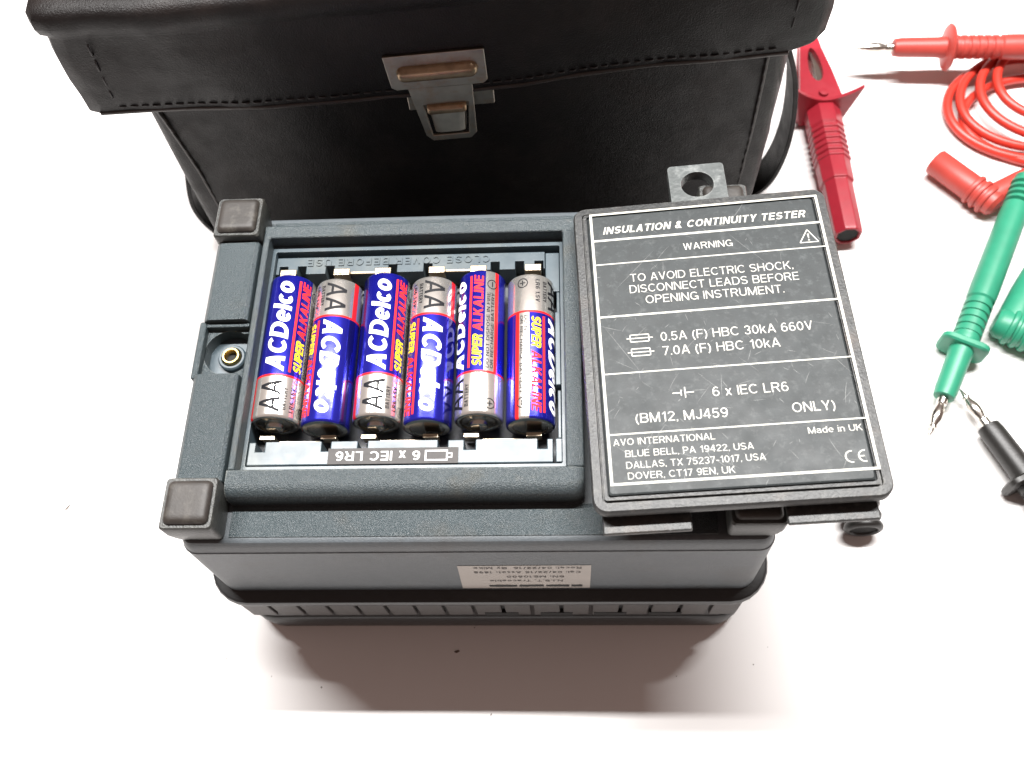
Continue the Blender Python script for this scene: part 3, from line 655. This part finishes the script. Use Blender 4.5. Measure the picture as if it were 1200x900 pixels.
# carrying strap loops, one band on each side
def strap(pts, d0, wd):
    P_ = spline(pts, 8); loops = []
    for i, q in enumerate(P_):
        tg = (P_[min(i+1, len(P_)-1)]-P_[max(0, i-1)]).normalized(); nn = Vector((-tg.z, 0, tg.x))*1.0
        loops.append([(q.x+nn.x, d0, q.z+nn.z), (q.x+nn.x, d0+wd, q.z+nn.z), (q.x-nn.x, d0+wd, q.z-nn.z), (q.x-nn.x, d0, q.z-nn.z)])
    MB().loft(loops).obj('strap', 'leather', case, bevel=.4)
strap([(216, 0, 112), (222, 0, 94), (231, 0, 68), (235, 0, 38), (233, 0, 14), (226, 0, 3), (214, 0, 1.3)], 26, 14)
strap([(0, 0, 90), (-4, 0, 70), (-12, 0, 48), (-17.5, 0, 26), (-15, 0, 9), (-8, 0, 2.4), (2, 0, 1.3)], 28, 15)

# ------------------------------------------------------------------ test leads and clip
def frame(p0, p1):
    a = (Vector(p1)-Vector(p0)); L_ = a.length; a.normalize(); s = Vector((a.y, -a.x, 0)).normalized(); u = s.cross(a)
    return Matrix.Translation(Vector(p0)*MM) @ Matrix((s, a, u)).transposed().to_4x4(), L_
def probe_parts(root, mtx, m, k=1.0, guard='disc', total=130, rb=5.0, relief=False):
    def fin(o): o.matrix_local = root.matrix_world.inverted() @ mtx; return o
    tip = MB().lathe([(.15, 0), (.4, .9), (1.0, 3.4), (1.55, 3.7), (1.55, 4.4), (1.15, 4.8), (1.5, 6), (2.2, 8), (2.35, 9.8), (2.1, 12), (1.5, 13.8), (1.45, 14.2), (2.0, 14.6), (2.0, 19)], 16); fin(tip.obj('probe_tip', 'steel', root, smooth=40))
    slots = MB()
    prof = [(2.2, 17.6), (rb-1.1, 17.5), (rb-.5, 17.9), (rb-.1, 21), (rb+.1, 37.0), (rb+.3, 38)]
    hd = MB().lathe(prof+[(rb+.3, 44), (rb+.6, 48)], 28)
    hb = MB(); t0 = 44; pr = [(rb+.3, 40)]
    for j in range(6): pr += [(rb+.9, t0+j*3.4), (rb+.9, t0+j*3.4+1.9), (rb+.3, t0+j*3.4+2.2), (rb+.3, t0+j*3.4+3.2)]
    pr += [(rb+1.0, t0+21), (rb+1.2, t0+26), (rb+1.1, total-20)]
    if relief:
        for j in range(5): pr += [(rb+.9, total-15+j*3.2), (rb+.8, total-13.6+j*3.2), (rb-.6, total-13.3+j*3.2), (rb-.6, total-12.4+j*3.2)]
    pr += [(rb+.2, total+2), (rb-1.6, total+4), (2.4, total+5)]
    fin(hd.obj('probe_sleeve', m, root, smooth=40)); fin(hb.lathe(pr, 28).obj('probe_handle', m, root, smooth=35))
    g = MB()
    if guard == 'disc':
        g.lathe([(3, 40.0), (9.8, 41.2), (10.4, 41.9), (9.9, 42.6), (6.2, 44.2), (4, 45)], 32)
        fin(g.obj('finger_guard', m, root, smooth=40))
    else:
        g.loft([[(x, y_, z) for x, z, _ in rrect(-9.2+o_, 9.2-o_, -7.0+o_, 6.6-o_, 3.4, 0, 5)] for o_, y_ in ((.7, 40.2), (0, 40.9), (0, 42.6), (.7, 43.3))])
        fin(g.obj('finger_guard', m, root, smooth=40))
def elbow(root, m, end, corner, arm, r, z, ribs=4):
    e, c, a = (Vector((*p, z)) for p in (end, corner, arm))
    d = (c-e); Lb = d.length; d.normalize(); f = Vector((a-c)).normalized()
    s = MB().lathe([(r-2.2, 8), (r-2.2, .3), (r-1.4, 0), (r-.5, 0), (r, .6), (r, Lb-4), (r-.3, Lb+r*.6), (r-2, Lb+r*.9)], 28, e, d)
    s.obj('plug_barrel', m, root, smooth=40, shift=SHIFT)
    hl = MB().lathe([(r-2.1, 0.35), (r-2.15, .9)], 20, e, d); hl.obj('plug_socket_shade', 'hole', root, smooth=0)  # black disc paints the shade inside the hollow end
    q = MB()
    for j in range(ribs):
        t0 = Lb-7+j*3.4; q.lathe([(r-.6, t0-1.5), (r+.7, t0-.9), (r+1.0, t0), (r+.7, t0+.9), (r-.6, t0+1.5)], 24, e, d)
    q.obj('grip_ribs', m, root, smooth=40)
    L_ = (a-c).length
    MB().lathe([(r-1.8, -r*.4), (r-.4, r*.2), (r-.8, L_*.5), (r-1.8, L_*.9), (r-2.6, L_)], 24, c, f).obj('plug_arm', m, root, smooth=40)
RM, GM, KM = 'red', 'green', 'black'
# red lead
p0, p1 = (162.4, 255.8, 17.5), (245, 250.6, 19.0)
red = empty('test_lead', (205, 240, 0)); bpy.context.view_layer.update()
tag(red, 'red test lead with coiled cable, probe and angled plug', 'test lead')
mt, _ = frame(p0, p1); SHIFT = (0, 0, 0)
bpy.context.view_layer.update()
probe_parts(red, mt, RM, total=125, rb=4.4)
SHIFT = (205, 240, 0)
elbow(red, RM, (191.5, 197.0), (209.5, 175.3), (240, 192.5), 5.8, 6.9, 3)
E_ = [(260, 222, 45, 27, 2.2), (243, 221, 36, 25, 3.4), (239.5, 232, 37.5, 27, 5.4), (250, 231, 34, 29, 7.6), (250, 238, 29, 22, 9.6), (261, 240, 30.0, 25, 11.0)]
pts = [(242, 193.6, 7.5), (252, 198, 6.5), (266, 204, 4.5)]
Nn = 5*28
for k in range(Nn+1):
    t_ = k/28; i = min(4, int(t_)); f_ = t_-i; e = [E_[i][q]*(1-f_)+E_[i+1][q]*f_ for q in range(5)]
    a = -.35+2*math.pi*t_; a = -a
    zl = e[4]+1.2*math.sin(a*1.0+.6)
    pts.append((e[0]+e[2]*math.cos(a), e[1]+e[3]*math.sin(a), max(2.6, zl)))
pts += [(298, 246, 16), (289, 248, 18.4)]
MB().tube(spline(pts, 2), 2.1, 12).obj('cable', 'red_cable', red, smooth=70)
GREEN_END = (220.0, 172.0, 12.5)
# green lead
SHIFT = (0, 0, 0)
green = empty('test_lead', (185, 110, 0)); bpy.context.view_layer.update()
tag(green, 'green test lead with slim probe and angled plug', 'test lead')
mt, _ = frame((164.8, 65.6, 6.0), GREEN_END); probe_parts(green, mt, GM, guard='square', total=128, rb=4.4, relief=True)
SHIFT = (185, 110, 0)
elbow(green, GM, (233, 95.0), (204.5, 111.8), (223, 141.5), 6.6, 7.6, 3)
MB().tube(spline([(222, 139, 8), (232, 158, 6), (252, 186, 3.5), (258, 200, 6), (248, 212, 9.5), (236, 208, 12.5), (227, 200, 15.3)][:3]+[(270, 215, 2.6), (300, 230, 2.6), (320, 190, 2.6), (300, 170, 2.6), (262, 192, 7), (240, 186, 11.5), (224, 180, 13.4)], 10), 2.1, 12).obj('cable', 'green', green, smooth=70)
# black lead
SHIFT = (0, 0, 0)
blk = empty('test_lead', (200, 50, 0)); bpy.context.view_layer.update()
tag(blk, 'black test lead probe with bare steel tip by the green probe', 'test lead')
mt, _ = frame((180.6, 85.6, 5.2), (196.6, 47.2, 7.4)); probe_parts(blk, mt, KM, guard='square', total=120, rb=4.7)
# black plug poking out under the cover
SHIFT = (133, 50, 0)
bp_ = empty('plug', (133, 50, 0)); tag(bp_, 'black ribbed hollow plug end poking out below the cover corner', 'plug')
pr = [(4.6, 10), (4.7, .4), (5.1, 0), (5.9, 0), (6.6, .5)]
for j in range(4): pr += [(6.9, 1.0+j*4.4), (7.0, 1.8+j*4.4), (6.5, 2.9+j*4.4), (5.7, 3.8+j*4.4), (6.1, 4.6+j*4.4)]
pr += [(5.6, 19), (5.4, 38), (4, 40)]
MB().lathe(pr, 36, (134.3, 27.8, 7.1), (0.02, 1, .0)).obj('barrel', 'black', bp_, smooth=50)
MB().lathe([(4.65, .9), (4.65, 1.4)], 24, (134.3, 27.8, 7.1), (.02, 1, .0)).obj('socket_shade', 'hole', bp_, smooth=0)  # black disc across the opening, painted as its inner shade

# red crocodile clip: local +Y from the open end to the jaw tip
SHIFT = (0, 0, 0)
clip = empty('crocodile_clip'); tag(clip, 'dark red insulated crocodile clip lying beside the leather case', 'clip')
mt, L_ = frame((147.6, 157, 0), (145.0, 272, 0)); clip.matrix_world = mt
def octo(r, y, zc=8.0, n=8): return [(r*math.cos(R(22.5+360*k/n)), y, zc+r*math.sin(R(22.5+360*k/n))) for k in range(n)]
MB().loft([octo(r, y) for r, y in ((4.6, 7), (4.7, .5), (5.3, 0), (6.0, .4), (6.3, 2), (6.6, 27), (7.4, 27.4), (7.6, 38), (7.5, 39))], True, True).obj('grip', 'red_clip', clip, smooth=20, bevel=.5)
MB().loft([octo(4.55, 1), octo(4.55, 1.6)]).obj('socket_shade', 'hole', clip, smooth=0)  # black plate near the open end, painting the shade within
q = MB(); pr = []
for j in range(6): pr += [(7.0, 38.5+j*3.2), (7.9, 39+j*3.2), (7.9, 40.6+j*3.2), (7.0, 41.1+j*3.2)]
q.loft([octo(r*1.03, y, 8.0) for r, y in pr+[(7.9, 58.5), (8.0, 67), (7.6, 68.5)]]); q.obj('ribbed_grip', 'red_clip', clip, smooth=25, bevel=.25)
g = MB(); rows = []
for b in range(9):
    row = []
    for a in [x_*1.75 for x_ in range(-8, 9)]:
        q_ = abs(a)/14; zt = 16.4+8.0*q_**1.7; f_ = b/8; zz_ = 1.0+(zt-1.0)*f_
        row.append((a*(.66+.40*f_), 68.0+.6*f_-1.0*q_*f_, zz_))
    rows.append(row)
front = rows; back = [[(x, y+1.7, z) for x, y, z in r_] for r_ in rows]
nu = 17
for grid, flipf in ((front, False), (back, True)):
    vs = [p for r_ in grid for p in r_]; g.add(vs, [((i*nu+j), (i*nu+j+1), ((i+1)*nu+j+1), ((i+1)*nu+j)) for i in range(8) for j in range(nu-1)])
o0 = 0; nb = 9*nu
edge = [j for j in range(nu)]+[i*nu+nu-1 for i in range(1, 9)]+[8*nu+j for j in range(nu-2, -1, -1)]+[i*nu for i in range(7, 0, -1)]
g.f += [(edge[k], edge[(k+1) % len(edge)], edge[(k+1) % len(edge)]+nb, edge[k]+nb) for k in range(len(edge))]; g.mi += [0]*len(edge)
g.obj('finger_guard', 'red_clip', clip, smooth=50)
def jaw(zs, nm):
    out = [(-10.0, 69.6), (9.6, 69.6), (9.2, 76), (7.4, 92), (5.2, 106), (4.6, 113), (3.4, 115.5), (-2.4, 115.5), (-4.0, 113), (-5.0, 106), (-7.2, 92), (-9.6, 76)]
    hole_ = [(3.0*math.sin(R(a))*(1-.25*math.cos(R(a))), 95+11*math.cos(R(a))) for a in range(0, 360, 20)]
    m = MB().prism(out, [hole_[::-1]], 0, 2.6)
    m.xf(lambda x, y, z: (x, y, zs[0]+(zs[1]-zs[0])*(y-66)/50+z-(x/11)**2*1.2))
    return m.obj(nm, 'red_clip', clip, bevel=.6)
jaw((11.2, 8.5), 'upper_jaw'); jaw((1.8, 4.2), 'lower_jaw')
MB().lathe([(.1, 0), (2.2, 0.2), (2.0, 1.2), (.1, 1.4)], 16, (1, 76.5, 12.6), (0, 0, 1), (1, 0, 0)).obj('rivet', 'red_clip', clip)
for z0, z1 in ((9.6, 7.4), (6.4, 6.0)):
    m = MB().prism([(-1.0, 68), (5.5, 68), (4.6, 95), (2.6, 113), (.2, 113), (.6, 95)], [], 0, .9)
    m.xf(lambda x, y, z: (x, y, z0+(z1-z0)*(y-68)/45+z+(x/4.5)**2*.8)); m.obj('metal_jaw', 'steel', clip, bevel=.2)

# ------------------------------------------------------------------ specks on the table
SHIFT = (0, 0, 0); dm = MB(); rnd = random.Random(3)
def speck(x, y, a, b, rot):
    q = [(x+a*rnd.uniform(.6, 1)*math.cos(t_)*math.cos(rot)-b*rnd.uniform(.6, 1)*math.sin(t_)*math.sin(rot), y+a*rnd.uniform(.6, 1)*math.cos(t_)*math.sin(rot)+b*rnd.uniform(.6, 1)*math.sin(t_)*math.cos(rot)) for t_ in (2*math.pi*k/7 for k in range(7))]
    dm.loft([[(p[0], p[1], .02) for p in q], [(x+(p[0]-x)*.6, y+(p[1]-y)*.6, .02+b*.6) for p in q]])
SP = [(-171, 42.5, 2.2, .7, 1.0), (-13.8, -13.5, 1.2, .6, .2), (-62, -26, .4, .35, 0), (-1, -35, .6, .25, 1), (64, -22, .3, .25, 0), (-98, -16, .4, .2, 1.2), (91, -18, .3, .3, 0), (-128, 127, .5, .4, 1)]
for a in SP: speck(*a)
for k in range(45): speck(rnd.uniform(-235, 120), rnd.uniform(-60, 200), rnd.uniform(.12, .38), rnd.uniform(.08, .22), rnd.uniform(0, 3))
d = dm.obj('dust', 'dust', None, smooth=0); tag(d, 'fine dark dust specks scattered on the white table', 'dust', kind='stuff')
